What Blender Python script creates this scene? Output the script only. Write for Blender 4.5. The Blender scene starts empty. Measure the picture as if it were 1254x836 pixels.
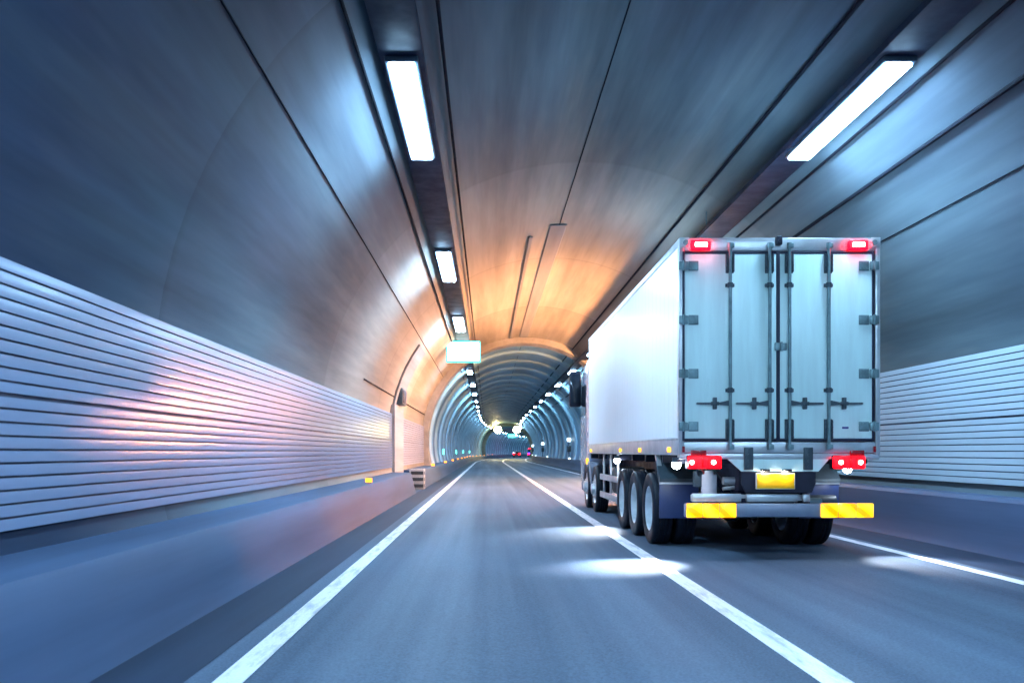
import bpy, bmesh, math, random
from mathutils import Vector, Matrix
random.seed(7)
PI = math.pi
S = bpy.context.scene
COL = S.collection
R_ = math.radians

# ------------------------------------------------------------------ tunnel axis
CX, S0, RAD = 1.85, 112.0, 1100.0           # axis offset, start of the right-hand bend, radius
def P(s, u, z):
    """station s along the tunnel, u metres right of its axis, height z"""
    if s <= S0: return Vector((CX + u, s, z))
    a = (s - S0) / RAD
    return Vector((CX + RAD - (RAD - u) * math.cos(a), S0 + (RAD - u) * math.sin(a), z))
def yaw(s): return 0.0 if s <= S0 else -(s - S0) / RAD

# ------------------------------------------------------------------ materials
def newmat(name):
    m = bpy.data.materials.new(name); m.use_nodes = True
    nt = m.node_tree
    return m, nt, nt.nodes['Principled BSDF']
def nd(nt, t, **kw):
    n = nt.nodes.new(t)
    for k, v in kw.items():
        if k in n.inputs.keys(): n.inputs[k].default_value = v
        else: setattr(n, k, v)
    return n
def streak(nt, scale, detail=4.0, rough=0.55):
    tc = nd(nt, 'ShaderNodeTexCoord'); mp = nd(nt, 'ShaderNodeMapping')
    mp.inputs['Scale'].default_value = scale
    nt.links.new(tc.outputs['Object'], mp.inputs['Vector'])
    n = nd(nt, 'ShaderNodeTexNoise'); n.inputs['Scale'].default_value = 1.0
    n.inputs['Detail'].default_value = detail; n.inputs['Roughness'].default_value = rough
    nt.links.new(mp.outputs['Vector'], n.inputs['Vector'])
    return n
def ramp(nt, src, stops):
    r = nd(nt, 'ShaderNodeValToRGB')
    e = r.color_ramp.elements
    while len(e) < len(stops): e.new(0.5)
    for i, (p, c) in enumerate(stops):
        e[i].position = p
        e[i].color = (c, c, c, 1) if isinstance(c, (int, float)) else (*c, 1)
    nt.links.new(src, r.inputs['Fac'])
    return r
def mixc(nt, a, b, fac=1.0, mode='MULTIPLY'):
    m = nd(nt, 'ShaderNodeMix', data_type='RGBA', blend_type=mode)
    if isinstance(fac, (int, float)): m.inputs[0].default_value = fac
    else: nt.links.new(fac, m.inputs[0])
    for k, v in ((6, a), (7, b)):
        if isinstance(v, tuple): m.inputs[k].default_value = (*v, 1)
        else: nt.links.new(v, m.inputs[k])
    return m.outputs[2]
def bump(nt, b, src, strength, dist=0.01):
    n = nd(nt, 'ShaderNodeBump'); n.inputs['Strength'].default_value = strength
    n.inputs['Distance'].default_value = dist
    nt.links.new(src, n.inputs['Height']); nt.links.new(n.outputs['Normal'], b.inputs['Normal'])

def worn(name, col, rough=0.5, metal=0.0, var=0.25, scale=(3, 3, 3), rvar=0.15, coat=0.0, bmp=0.0, spec=0.5):
    """paint, metal, rubber: base colour broken up by dirt noise, roughness varies too"""
    m, nt, b = newmat(name)
    n = streak(nt, scale, 6, 0.6)
    r = ramp(nt, n.outputs['Fac'], [(0.3, 1 - var), (0.68, 1.0)])
    nt.links.new(mixc(nt, r.outputs['Color'], col), b.inputs['Base Color'])
    rr = ramp(nt, n.outputs['Fac'], [(0.3, min(1, rough + rvar)), (0.7, max(.03, rough - rvar * .5))])
    nt.links.new(rr.outputs['Color'], b.inputs['Roughness'])
    b.inputs['Metallic'].default_value = metal
    b.inputs['Specular IOR Level'].default_value = spec
    if coat: b.inputs['Coat Weight'].default_value = coat
    if bmp: bump(nt, b, n.outputs['Fac'], bmp)
    return m
def glow(name, col, strength):
    m, nt, b = newmat(name)
    if strength < 10 and 'red' not in name and 'tail' not in name: m.cycles.emission_sampling = 'NONE'
    b.inputs['Base Color'].default_value = (*col, 1)
    b.inputs['Emission Color'].default_value = (*col, 1)
    b.inputs['Emission Strength'].default_value = strength
    return m

COOL = (0.60, 0.80, 1.0)
M = {}
# asphalt: long streaks of tyre polish along the road, fine grain
m, nt, b = newmat('asphalt')
n1 = streak(nt, (1.3, 0.02, 1), 4); n2 = streak(nt, (55, 55, 55), 3); n3 = streak(nt, (0.35, 0.11, 1), 3)
c = mixc(nt, ramp(nt, n1.outputs['Fac'], [(0.3, (.046, .070, .112)), (0.7, (.098, .136, .195))]).outputs['Color'],
         ramp(nt, n2.outputs['Fac'], [(0.3, .62), (0.7, 1.15)]).outputs['Color'])
c = mixc(nt, c, ramp(nt, n3.outputs['Fac'], [(0.35, .8), (0.65, 1.1)]).outputs['Color'])
nt.links.new(c, b.inputs['Base Color'])
nt.links.new(ramp(nt, n1.outputs['Fac'], [(0.3, .75), (0.7, .58)]).outputs['Color'], b.inputs['Roughness'])
b.inputs['Specular IOR Level'].default_value = .18
bump(nt, b, n2.outputs['Fac'], 0.25, 0.004)
M['asphalt'] = m
# road paint with tyre wear
m, nt, b = newmat('road_paint')
n1 = streak(nt, (9, 1.2, 1), 6, .7); n2 = streak(nt, (60, 60, 60), 2)
c = mixc(nt, ramp(nt, n1.outputs['Fac'], [(0.36, (.38, .36, .39)), (0.52, (.78, .72, .76))]).outputs['Color'],
         ramp(nt, n2.outputs['Fac'], [(0.3, .85), (0.6, 1.0)]).outputs['Color'])
nt.links.new(c, b.inputs['Base Color']); b.inputs['Roughness'].default_value = .45
M['road_paint'] = m
# near concrete lining: cast in ten-metre segments, soot streaks along the tunnel
def concrete(name, lo, hi, seg=True, rough=.75, raw=None, spec=.12):  # raw: where the near shade gives way to the orange-lit tone
    m, nt, b = newmat(name)
    n1 = streak(nt, (.55, .05, .55), 5, .6); n2 = streak(nt, (3.0, 0.12, 3.0), 4, .6)
    c = ramp(nt, n1.outputs['Fac'], [(0.3, lo), (0.7, hi)]).outputs['Color']
    if seg:
        tc = nd(nt, 'ShaderNodeTexCoord'); sp = nd(nt, 'ShaderNodeSeparateXYZ')
        nt.links.new(tc.outputs['Object'], sp.inputs['Vector'])
    if raw:      # shade near the viewer and paler orange-lit stretch put into the colour, ragged edges
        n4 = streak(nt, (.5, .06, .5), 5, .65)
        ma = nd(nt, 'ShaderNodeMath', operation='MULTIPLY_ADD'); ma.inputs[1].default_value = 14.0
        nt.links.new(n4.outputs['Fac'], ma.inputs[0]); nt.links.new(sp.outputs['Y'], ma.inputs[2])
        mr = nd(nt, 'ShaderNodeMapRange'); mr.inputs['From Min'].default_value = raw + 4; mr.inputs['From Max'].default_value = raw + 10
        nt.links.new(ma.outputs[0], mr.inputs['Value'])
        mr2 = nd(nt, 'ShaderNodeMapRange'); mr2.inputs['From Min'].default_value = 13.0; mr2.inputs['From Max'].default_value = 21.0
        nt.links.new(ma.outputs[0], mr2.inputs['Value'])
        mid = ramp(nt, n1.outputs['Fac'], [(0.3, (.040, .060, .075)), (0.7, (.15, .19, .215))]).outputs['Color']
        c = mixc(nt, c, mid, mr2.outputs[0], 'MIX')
        lit_tone = ramp(nt, n1.outputs['Fac'], [(0.3, (.18, .16, .14)), (0.7, (.36, .315, .265))]).outputs['Color']
        c = mixc(nt, c, lit_tone, mr.outputs[0], 'MIX')
    c = mixc(nt, c, ramp(nt, n2.outputs['Fac'], [(0.3, .78), (0.7, 1.12)]).outputs['Color'])
    if seg:
        # segment tone
        dv = nd(nt, 'ShaderNodeMath', operation='DIVIDE'); dv.inputs[1].default_value = 9.0
        fl = nd(nt, 'ShaderNodeMath', operation='FLOOR')
        nt.links.new(sp.outputs['Y'], dv.inputs[0]); nt.links.new(dv.outputs[0], fl.inputs[0])
        wn = nd(nt, 'ShaderNodeTexWhiteNoise', noise_dimensions='1D')
        nt.links.new(fl.outputs[0], wn.inputs['W'])
        c = mixc(nt, c, ramp(nt, wn.outputs['Value'], [(0, .88), (1, 1.06)]).outputs['Color'])
        # joints
        fr = nd(nt, 'ShaderNodeMath', operation='FRACT'); nt.links.new(dv.outputs[0], fr.inputs[0])
        c = mixc(nt, c, ramp(nt, fr.outputs[0], [(0.0, .82), (0.02, 1.0)]).outputs['Color'])
    nt.links.new(c, b.inputs['Base Color']); b.inputs['Roughness'].default_value = rough
    bump(nt, b, n2.outputs['Fac'], 0.15, 0.02)
    b.inputs['Specular IOR Level'].default_value = spec
    return m
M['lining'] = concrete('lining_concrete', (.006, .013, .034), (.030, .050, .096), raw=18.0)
M['barrier'] = concrete('barrier_concrete', (.030, .052, .100), (.066, .098, .170), seg=False, rough=.6)
M['shoulder'] = concrete('shoulder_asphalt', (.010, .017, .035), (.025, .038, .07), seg=False, rough=.6)
M['rib'] = concrete('rib_concrete', (.16, .15, .15), (.26, .25, .25), seg=False)
M['pillar'] = concrete('pillar_render', (.24, .22, .23), (.34, .31, .32), seg=False)
# far lining: pale paint on the walls, dark vault; lamp-lit bands put into rib and recess tones
def far_paint_and_light(name, stops):
    m, nt, b = newmat(name)
    tc = nd(nt, 'ShaderNodeTexCoord'); sp = nd(nt, 'ShaderNodeSeparateXYZ')
    nt.links.new(tc.outputs['Object'], sp.inputs['Vector'])
    n1 = streak(nt, (.8, .3, .8), 4)
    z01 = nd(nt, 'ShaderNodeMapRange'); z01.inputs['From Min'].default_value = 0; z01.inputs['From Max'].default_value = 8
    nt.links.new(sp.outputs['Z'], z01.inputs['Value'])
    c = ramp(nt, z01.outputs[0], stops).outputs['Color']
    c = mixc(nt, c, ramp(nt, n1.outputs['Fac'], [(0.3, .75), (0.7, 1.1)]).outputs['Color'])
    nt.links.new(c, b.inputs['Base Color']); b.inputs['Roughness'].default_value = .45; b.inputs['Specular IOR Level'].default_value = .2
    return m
M['far_lining'] = far_paint_and_light('far_rib_paint', [(0.10, (.36, .50, .62)), (0.5, (.23, .38, .46)), (0.62, (.27, .42, .48))])
M['far_recess'] = far_paint_and_light('far_recess_paint', [(0.10, (.12, .19, .31)), (0.5, (.10, .19, .25)), (0.62, (.22, .37, .43))])
M['panel'] = worn('enamel_panel', (.20, .245, .36), .22, 0, .14, (2, .05, 3), .05, spec=.22)
M['panel_matt'] = worn('matt_enamel_panel', (.22, .24, .33), .6, 0, .14, (2, .05, 3), .08, spec=.2)
M['panel_white'] = worn('white_enamel_panel', (.43, .51, .58), .40, 0, .14, (2, .05, 3), .08, spec=.3)
M['joint'] = worn('joint_sealant', (.03, .045, .10), .6)
M['tray'] = worn('tray_steel', (.012, .022, .048), .6, 0, .3, spec=.15)
M['cable'] = worn('cable_sheath', (.010, .012, .020), .8, spec=.05)
M['lamp_housing'] = worn('lamp_housing', (.10, .14, .20), .4, .5)
M['tube'] = glow('led_diffuser', (.40, .70, 1.0), 98)
M['sodium'] = glow('sodium_lens', (1.0, .48, .18), 600)
M['beacon'] = glow('beacon_dome', (1.0, .36, .16), 1700)
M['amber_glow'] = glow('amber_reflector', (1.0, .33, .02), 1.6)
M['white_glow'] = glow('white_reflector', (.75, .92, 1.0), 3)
M['sign_glow'] = glow('sign_face', (.72, 1.0, .97), 5)
M['cyan_edge'] = glow('sign_edge', (.03, .62, .62), 1.3)
M['green_glow'] = glow('exit_green', (.1, .9, .75), 2.2)
M['flood'] = glow('floodlight_lens', (1.0, .80, .32), 130)
M['red_glow'] = glow('red_lamp', (1.0, .0, .0015), 22)
M['red_core'] = glow('red_bulb', (1.0, .55, .45), 14)
M['tail_glow'] = glow('tail_lamp_lens', (1.0, .0, .002), 5)
M['red_lens'] = worn('red_lens', (.35, .01, .02), .15)
M['marker_glow'] = glow('marker_lamp', (1.0, .42, .02), 1.3)
M['work_glow'] = glow('work_lamp', (.8, .88, 1.0), 60)
M['plate_lamp'] = glow('plate_lamp', (1.0, .9, .75), 60)
M['blue_glow'] = glow('blue_beacon', (.02, .03, 1.0), 8)
M['body_white'] = worn('box_paint', (.80, .81, .83), .32, 0, .05, (.8, .5, .4), .02)
M['door_white'] = worn('door_paint', (.74, .94, .90), .32, 0, .15, (6, 2, .7), .14)
M['alloy'] = worn('aluminium', (.62, .64, .66), .34, .75, .2, (4, 4, 4), .12)
M['steel'] = worn('galvanised_steel', (.20, .30, .32), .42, .5, .4, (6, 6, 6))
M['dark_steel'] = worn('dark_steel', (.05, .075, .095), .45, .3, .4, (6, 6, 6))
M['seal'] = worn('rubber_seal', (.008, .014, .045), .5)
M['chassis'] = worn('chassis_paint', (.010, .013, .032), .45, 0, .4, (4, 4, 4), spec=.3)
M['rubber'] = worn('tyre_rubber', (.007, .010, .020), .5, 0, .4, (5, 5, 5), spec=.22)
M['rim'] = worn('rim_steel', (.72, .74, .76), .35, .5, .3, (5, 5, 5))
M['flap'] = worn('mud_flap_rubber', (.025, .045, .14), .35, 0, .3, (3, 3, 3))
M['plate'] = worn('yellow_plate', (1.0, .50, .0), .35, 0, .08, (9, 9, 9))
M['plate_rim'] = worn('plate_rim', (.75, .75, .68), .4)
M['bumper'] = worn('bumper_steel', (.20, .24, .33), .38, .3, .2, (5, 5, 5))
# amber/orange retroreflector, hatched; emission stands in for the light it returns
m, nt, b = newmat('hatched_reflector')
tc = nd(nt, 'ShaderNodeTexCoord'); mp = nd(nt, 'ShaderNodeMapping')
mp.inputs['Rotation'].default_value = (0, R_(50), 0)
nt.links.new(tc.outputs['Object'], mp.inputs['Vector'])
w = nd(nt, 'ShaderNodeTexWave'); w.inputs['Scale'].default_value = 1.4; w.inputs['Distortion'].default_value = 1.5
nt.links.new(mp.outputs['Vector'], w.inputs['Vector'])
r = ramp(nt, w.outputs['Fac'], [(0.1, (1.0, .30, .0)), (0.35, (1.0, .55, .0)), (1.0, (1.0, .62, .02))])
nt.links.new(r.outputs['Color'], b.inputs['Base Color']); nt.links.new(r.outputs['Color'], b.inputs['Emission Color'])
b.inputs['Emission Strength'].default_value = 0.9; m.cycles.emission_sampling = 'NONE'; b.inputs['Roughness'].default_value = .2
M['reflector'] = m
M['cab_paint'] = worn('cab_paint', (.30, .33, .42), .25, .1, .1, (2, 2, 2), .1, coat=.5)
M['glass'] = worn('dark_glass', (.015, .02, .03), .06, 0, .1)
M['canister'] = worn('pale_plastic', (.5, .5, .55), .3)
M['car_red'] = worn('red_car_paint', (.45, .06, .06), .25, 0, .1, coat=.6)
M['car_blue'] = worn('blue_car_paint', (.02, .03, .22), .25, 0, .1, coat=.6)
M['black_white'] = None
m, nt, b = newmat('black_stripe_paint'); b.inputs['Base Color'].default_value = (.012, .014, .02, 1)
n1 = streak(nt, (8, 8, 8)); nt.links.new(ramp(nt, n1.outputs['Fac'], [(.3, .4), (.7, .6)]).outputs['Color'], b.inputs['Roughness'])
M['stripe_black'] = m
M['stripe_white'] = worn('white_stripe_paint', (.30, .29, .29), .5)

# ------------------------------------------------------------------ mesh helpers
def box(bm, x0, x1, y0, y1, z0, z1, bev=0.0, mat=None):
    r = bmesh.ops.create_cube(bm, size=1.0)
    vs = r['verts']
    T = Matrix.Translation(((x0+x1)/2, (y0+y1)/2, (z0+z1)/2)) @ Matrix.Diagonal((abs(x1-x0), abs(y1-y0), abs(z1-z0), 1))
    if mat is not None: T = mat @ T
    bmesh.ops.transform(bm, matrix=T, verts=vs)
    if bev > 0:
        es = list({e for v in vs for e in v.link_edges})
        bmesh.ops.bevel(bm, geom=es, offset=bev, segments=2, affect='EDGES', profile=0.5)
def cyl(bm, p0, p1, r, n=16, r2=None):
    p0, p1 = Vector(p0), Vector(p1); d = p1 - p0
    q = Vector((0, 0, 1)).rotation_difference(d.normalized()).to_matrix().to_4x4()
    bmesh.ops.create_cone(bm, cap_ends=True, segments=n, radius1=r, radius2=r if r2 is None else r2, depth=d.length,
                          matrix=Matrix.Translation((p0+p1)/2) @ q)
def lathe(bm, prof, n=40, mat=Matrix(), close=False):
    """prof: (radius, x) pairs revolved round the X axis"""
    rings = []
    for r, x in prof:
        rings.append([bm.verts.new(mat @ Vector((x, r*math.cos(2*PI*i/n), r*math.sin(2*PI*i/n)))) for i in range(n)])
    pairs = list(zip(rings, rings[1:])) + ([(rings[-1], rings[0])] if close else [])
    for a, c in pairs:
        for i in range(n):
            j = (i+1) % n
            bm.faces.new((a[i], a[j], c[j], c[i]))
    return rings
def prism(bm, pts, a0, a1, axis='x'):
    """closed polygon pts extruded along an axis: axis x takes (y,z), y takes (x,z), z takes (x,y)"""
    def v(p, a):
        return {'x': (a, p[0], p[1]), 'y': (p[0], a, p[1]), 'z': (p[0], p[1], a)}[axis]
    A = [bm.verts.new(v(p, a0)) for p in pts]; B = [bm.verts.new(v(p, a1)) for p in pts]
    n = len(pts)
    for i in range(n): bm.faces.new((A[i], A[(i+1) % n], B[(i+1) % n], B[i]))
    bm.faces.new(A[::-1]); bm.faces.new(B)
def sweep(bm, prof, stations, closed=False, dr=None, caps=False):
    """(u,z) profile swept along the tunnel axis"""
    rows = []
    for s in stations:
        pr = prof if dr is None else dr(s, prof)
        rows.append([bm.verts.new(P(s, u, z)) for u, z in pr])
    k = len(prof)
    for a, c in zip(rows, rows[1:]):
        for i in range(k if closed else k-1):
            j = (i+1) % k
            bm.faces.new((a[i], a[j], c[j], c[i]))
    if caps and closed:
        bm.faces.new(rows[0][::-1]); bm.faces.new(rows[-1])
def stations(a, b, near=5.0, far=5.0):
    out = [a]; s = a
    while s < b - 1e-6:
        s = min(b, s + (near if s < S0 else far)); out.append(s)
    return out
def obj(name, bm, mat, parent=None, smooth=35, loc=None):
    bmesh.ops.recalc_face_normals(bm, faces=bm.faces)
    me = bpy.data.meshes.new(name); bm.to_mesh(me); bm.free()
    for mm in (mat if isinstance(mat, (list, tuple)) else [mat]): me.materials.append(mm)
    if smooth:
        for p in me.polygons: p.use_smooth = True
        me.set_sharp_from_angle(angle=R_(smooth))
    o = bpy.data.objects.new(name, me); COL.objects.link(o)
    if parent: o.parent = parent
    if loc is not None: o.location = loc
    return o
def tag(o, label, cat, group=None):
    o['label'] = label; o['category'] = cat
    if group: o['group'] = group
    return o
def thing(name, label, cat, loc=(0, 0, 0), rz=0, group=None):
    o = bpy.data.objects.new(name, None); COL.objects.link(o)
    o.empty_display_size = .2; o.location = loc; o.rotation_euler = (0, 0, rz)
    return tag(o, label, cat, group)
def dup(root, loc, rz, label, group=None):
    r = root.copy(); COL.objects.link(r); r.location = loc; r.rotation_euler = (0, 0, rz)
    r['label'] = label
    if group: r['group'] = group
    for ch in list(root.children):
        c = ch.copy(); COL.objects.link(c); c.parent = r
        for g in list(ch.children):
            d = g.copy(); COL.objects.link(d); d.parent = c
    return r
def struct(name, bm, mat, smooth=35):
    o = obj(name, bm, mat, smooth=smooth); o['kind'] = 'structure'; return o
B = bmesh.new

# ------------------------------------------------------------------ ground, road, markings
UL, UR = -4.17, 4.65                         # feet of the two barriers
SB, SE, SM = -35.0, 430.0, 46.5              # back end, far end, where the lining changes
bm = B(); sweep(bm, [(-700, -.02), (700, -.02)], [-700, 110]); struct('ground', bm, M['rib'], 0)
bm = B(); sweep(bm, [(UL - .3, 0), (-1, .012), (0, .016), (2, .012), (UR + .4, 0)], stations(SB, SE)); struct('road', bm, M['asphalt'])
def line(name, u, w, z, a, b_):
    bm = B(); sweep(bm, [(u - w/2, z), (u + w/2, z)], stations(a, b_)); struct(name, bm, M['road_paint'], 0)
line('edge_line', -3.36, .18, .0130, SB, SE)
line('lane_line', .17, .19, .0205, SB, SE)
line('edge_line', 3.63, .17, .0130, SB, SE)

bm = B(); sweep(bm, [(UL - .02, .008), (-3.62, .0085)], stations(SB, SE)); struct('shoulder', bm, M['shoulder'], 0)
bm = B(); sweep(bm, [(3.85, .0085), (UR + .02, .008)], stations(SB, SE)); struct('shoulder', bm, M['shoulder'], 0)
# ------------------------------------------------------------------ lining
AC, AR = 1.9, 5.1                            # centre height and radius of the vault
def arc(r=AR, n=44, zmin=.35):
    a0 = math.asin((zmin - AC) / r); out = []
    for i in range(n+1):
        a = a0 + (PI - 2*a0) * i / n
        out.append((-r*math.cos(a), AC + r*math.sin(a)))
    return out
def shell(a, b_, r0, r1, st, name, mat, dr=None):
    bm = B(); sweep(bm, arc(r0), st, dr=dr)
    return obj(name, bm, mat)
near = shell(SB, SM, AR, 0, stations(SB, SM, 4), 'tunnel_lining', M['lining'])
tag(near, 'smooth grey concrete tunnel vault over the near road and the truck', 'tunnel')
def ribbed(s, prof):
    ph = (s - SM) % 5.0
    k = .17 if ph < 1.6 else 0.0
    r = AR - k
    return arc(r)
st = []
s = SM
while s < SE:
    for d in (0, .001, .25, 1.599, 1.60, 1.75, 3.5): st.append(s + d)
    s += 5.0
def ribbed(s, prof):
    ph = (s - SM) % 5.0
    k = 0 if ph > 1.74 or ph < .0005 else (.17 if .2 < ph < 1.5995 else (.0 if ph < .2 else .0))
    return arc(AR - k)
st = []
s = SM
while s < SE:
    for d in (.0, .1, .2001, .3, 1.5, 1.59, 1.70, 3.3, 4.9): st.append(s + d)
    s += 5.0
def ribbed(s, prof):
    ph = (s - SM) % 5.0
    return arc(AR - (.11 if .21 < ph < 1.595 else 0.0))
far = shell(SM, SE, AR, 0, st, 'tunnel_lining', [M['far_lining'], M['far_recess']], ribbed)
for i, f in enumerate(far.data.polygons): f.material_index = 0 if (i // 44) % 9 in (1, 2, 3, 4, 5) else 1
tag(far, 'ribbed pale blue tunnel vault beyond the orange lit stretch, bending right', 'tunnel')

def ring(s0, s1, depth, name, label, mat=M['rib'], cut=None):
    bm = B(); o_, i_ = arc(AR - .004)[:cut], arc(AR - depth)[:cut]
    for rows in ([(s0, o_), (s0, i_), (s1, i_), (s1, o_)],):
        vv = [[bm.verts.new(P(s, u, z)) for u, z in pr] for s, pr in rows]
        for a, c in zip(vv, vv[1:]):
            for i in range(len(a)-1): bm.faces.new((a[i], a[i+1], c[i+1], c[i]))
    return tag(obj(name, bm, mat), label, 'tunnel arch')
ring(45.6, 46.9, .30, 'arch_rib', 'dark concrete arch where orange light meets the blue ribbed vault')
ring(178, 180, .75, 'arch_rib', 'far dark arch above the two yellow floodlights')
ring(30.6, 33.2, .07, 'arch_rib', 'brown arch band rising from the pale pillar in the orange light', M['rib'], 12)

# barriers
lp = [(UL, .0), (UL - .05, .10), (UL - .10, .30), (UL - .17, .62), (UL - .20, .66), (UL - .26, .675), (-5.05, .69), (-5.05, .30), (UL - .2, -.015)]
def barrier(prof, a, b_, label, name='concrete_barrier'):
    bm = B(); sweep(bm, prof, stations(a, b_, 5), closed=True, caps=True)
    return tag(obj(name, bm, M['barrier'], smooth=25), label, 'barrier')
barrier(lp, SB, 30.4, 'long blue grey concrete kerb barrier under the near left wall panels')
barrier(lp, 34.0, SE, 'concrete kerb barrier beyond the striped barrier end on the left')
rp = [(UR, 0), (UR + .05, .10), (UR + .08, .45), (UR + .12, .70), (UR + .16, .75), (UR + .22, .76), (5.0, .77), (5.0, .3), (UR + .3, -.015)]
barrier(rp, SB, SE, 'concrete kerb barrier along the right wall beside the truck')
# striped barrier end at the cross passage
bar = thing('barrier_end', 'blunt barrier end with black and white stripes beside left edge line', 'barrier', P(33.2, -4.35, 0))
bm = B(); box(bm, -.30, .22, .0, .75, 0, .74, .02); obj('block', bm, M['stripe_white'], bar)
for k in range(3):
    bm = B(); box(bm, -.24, .20, -.012, -.002, .08 + k*.23, .20 + k*.23, .003); obj('stripe', bm, M['stripe_black'], bar)
    bm = B(); box(bm, .222, .230, .02, .40, .08 + k*.23, .20 + k*.23, .003); obj('stripe', bm, M['stripe_black'], bar)

# ------------------------------------------------------------------ wall panels
def planks(u, side, z0, z1, a, b_, label, n=20, deep=10, mat='panel'):
    """convex enamelled planks with recessed joints; side +1 = facing +u"""
    bm = B(); h = (z1 - z0) / n; prof = [(u - side*.03, z0)]
    for i in range(n):
        g = .0055 if i != deep else .013
        zb, zt = z0 + i*h + g, z0 + (i+1)*h - (.0065 if i + 1 != deep else .013)
        prof += [(u - side*.022, zb)]
        for k in range(6):
            t = k/5; prof.append((u + side*.0012*(1 - (2*t-1)**2), zb + (zt-zb)*(.02 + .96*t)))
        prof += [(u - side*.022, zt), (u - side*.022, zt + .004)]
    prof += [(u - side*.03, z1)]
    prof += [(u - side*.07, z1), (u - side*.07, z0)]
    sweep(bm, prof, stations(a, b_, 5), closed=True, caps=False)
    for f in bm.faces:
        c_ = f.calc_center_median(); 
        if (CX + u - c_.x) * side > .004: f.material_index = 1
    return tag(obj('wall_cladding', bm, [M[mat], M['joint']], smooth=25), label, 'wall panels')
planks(-4.95, 1, .835, 2.60, SB, 30.2, 'long run of pale lilac horizontal planks on the near left wall')
planks(-4.95, 1, .835, 2.60, 33.6, 45.4, 'short run of pink lit planks on the left wall past the pillar', mat='panel_matt')
planks(4.95, -1, .905, 2.72, SB, 45.4, 'blue white horizontal planks on the right wall behind the truck', mat='panel_white')
bm = B(); prism(bm, [(-5.12, 30.3), (-4.88, 30.3), (-4.88, 33.5), (-5.12, 33.5)], .0, 2.9, 'z')
pl = obj('wall_pillar', bm, M['pillar'], loc=(CX, 0, 0)); tag(pl, 'plain pale pillar breaking the plank cladding on the left wall', 'pillar')
cab_ = thing('wall_cabinet', 'dark cabinet fixed above the pale pillar on the left wall', 'cabinet', P(31.9, -4.86, 2.95))
bm = B(); box(bm, -.1, .16, -.7, .7, 0, .55, .02); obj('case', bm, M['dark_steel'], cab_)
bm = B(); box(bm, .162, .18, -.62, .62, .06, .49, .01); obj('door', bm, M['chassis'], cab_)

# ------------------------------------------------------------------ cable trays, cables, crown duct
UF = 2.83
def tray(u, label):
    t = thing('cable_tray', label, 'cable tray', (0, 0, 0))
    bm = B(); w = .25
    sweep(bm, [(u - w, 5.99 if False else 5.93), (u - w, 5.84), (u - w + .02, 5.835), (u + w - .02, 5.835), (u + w, 5.84), (u + w, 5.93), (u + w - .015, 5.93), (u + w - .015, 5.86), (u - w + .015, 5.86), (u - w + .015, 5.93)],
          stations(SB, SE, 5), closed=True)
    obj('tray', bm, M['tray'], t)
    for s in range(9, 120, 10):
        uu = u - math.copysign(.2, u); top = AC + math.sqrt(AR**2 - uu**2)
        bm = B(); cyl(bm, P(s, uu, 5.87), P(s, uu, top + .02), .014, 6); obj('hanger', bm, M['steel'], t)
    return t
tray(-UF, 'dark blue cable tray carrying the left row of ceiling lamps')
tray(UF, 'dark blue cable tray carrying the right row of ceiling lamps')
def cable(ang_u, off, r, label, a=SB, b_=SE, name='cable'):
    uu = ang_u; z = AC + math.sqrt(AR**2 - uu**2) - off
    bm = B(); k = 8
    sweep(bm, [(uu + r*math.cos(2*PI*i/k), z + r*math.sin(2*PI*i/k)) for i in range(k)], stations(a, b_, 5), closed=True)
    return tag(obj(name, bm, M['cable']), label, 'cable')
cable(-2.40, .10, .022, 'thin dark cable just right of the left lamp row', b_=178)
cable(-3.28, .05, .020, 'thin dark cable just left of the left lamp row', b_=178)
cable(-4.02, .012, .011, 'fine dark cable high on the left side of the vault', b_=178)
cable(2.32, .06, .028, 'dark conduit just left of the right lamp row', b_=178)
cable(3.28, .05, .022, 'thin dark cable just right of the right lamp row', b_=178)
cable(3.78, .04, .030, 'thick dark cable on the right vault above the truck roof', b_=178)
cable(4.30, .012, .010, 'fine dark cable low on the right vault', b_=178)
cable(-.06, .012, .010, 'fine dark cable along the crown of the vault', b_=178)
cable(-4.93, .04, .022, 'dark conduit above the plank cladding near the pale pillar', 23, 45.4)
bm = B(); z = AC + AR
sweep(bm, [(-.30, z - .02), (-.28, z - .05), (.10, z - .05), (.12, z - .02)], stations(23, 45.5, 5), closed=True, caps=True)
tag(obj('ceiling_duct', bm, M['rib']), 'flat dark duct along the crown in the orange light', 'duct')
bm = B()
sweep(bm, [(-.78, z - .08), (-.77, z - .12), (-.68, z - .12), (-.67, z - .08)], stations(24, 45.5, 5), closed=True, caps=True)
tag(obj('ceiling_conduit', bm, M['rib']), 'narrow dark conduit left of the wide crown duct', 'conduit')

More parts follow.
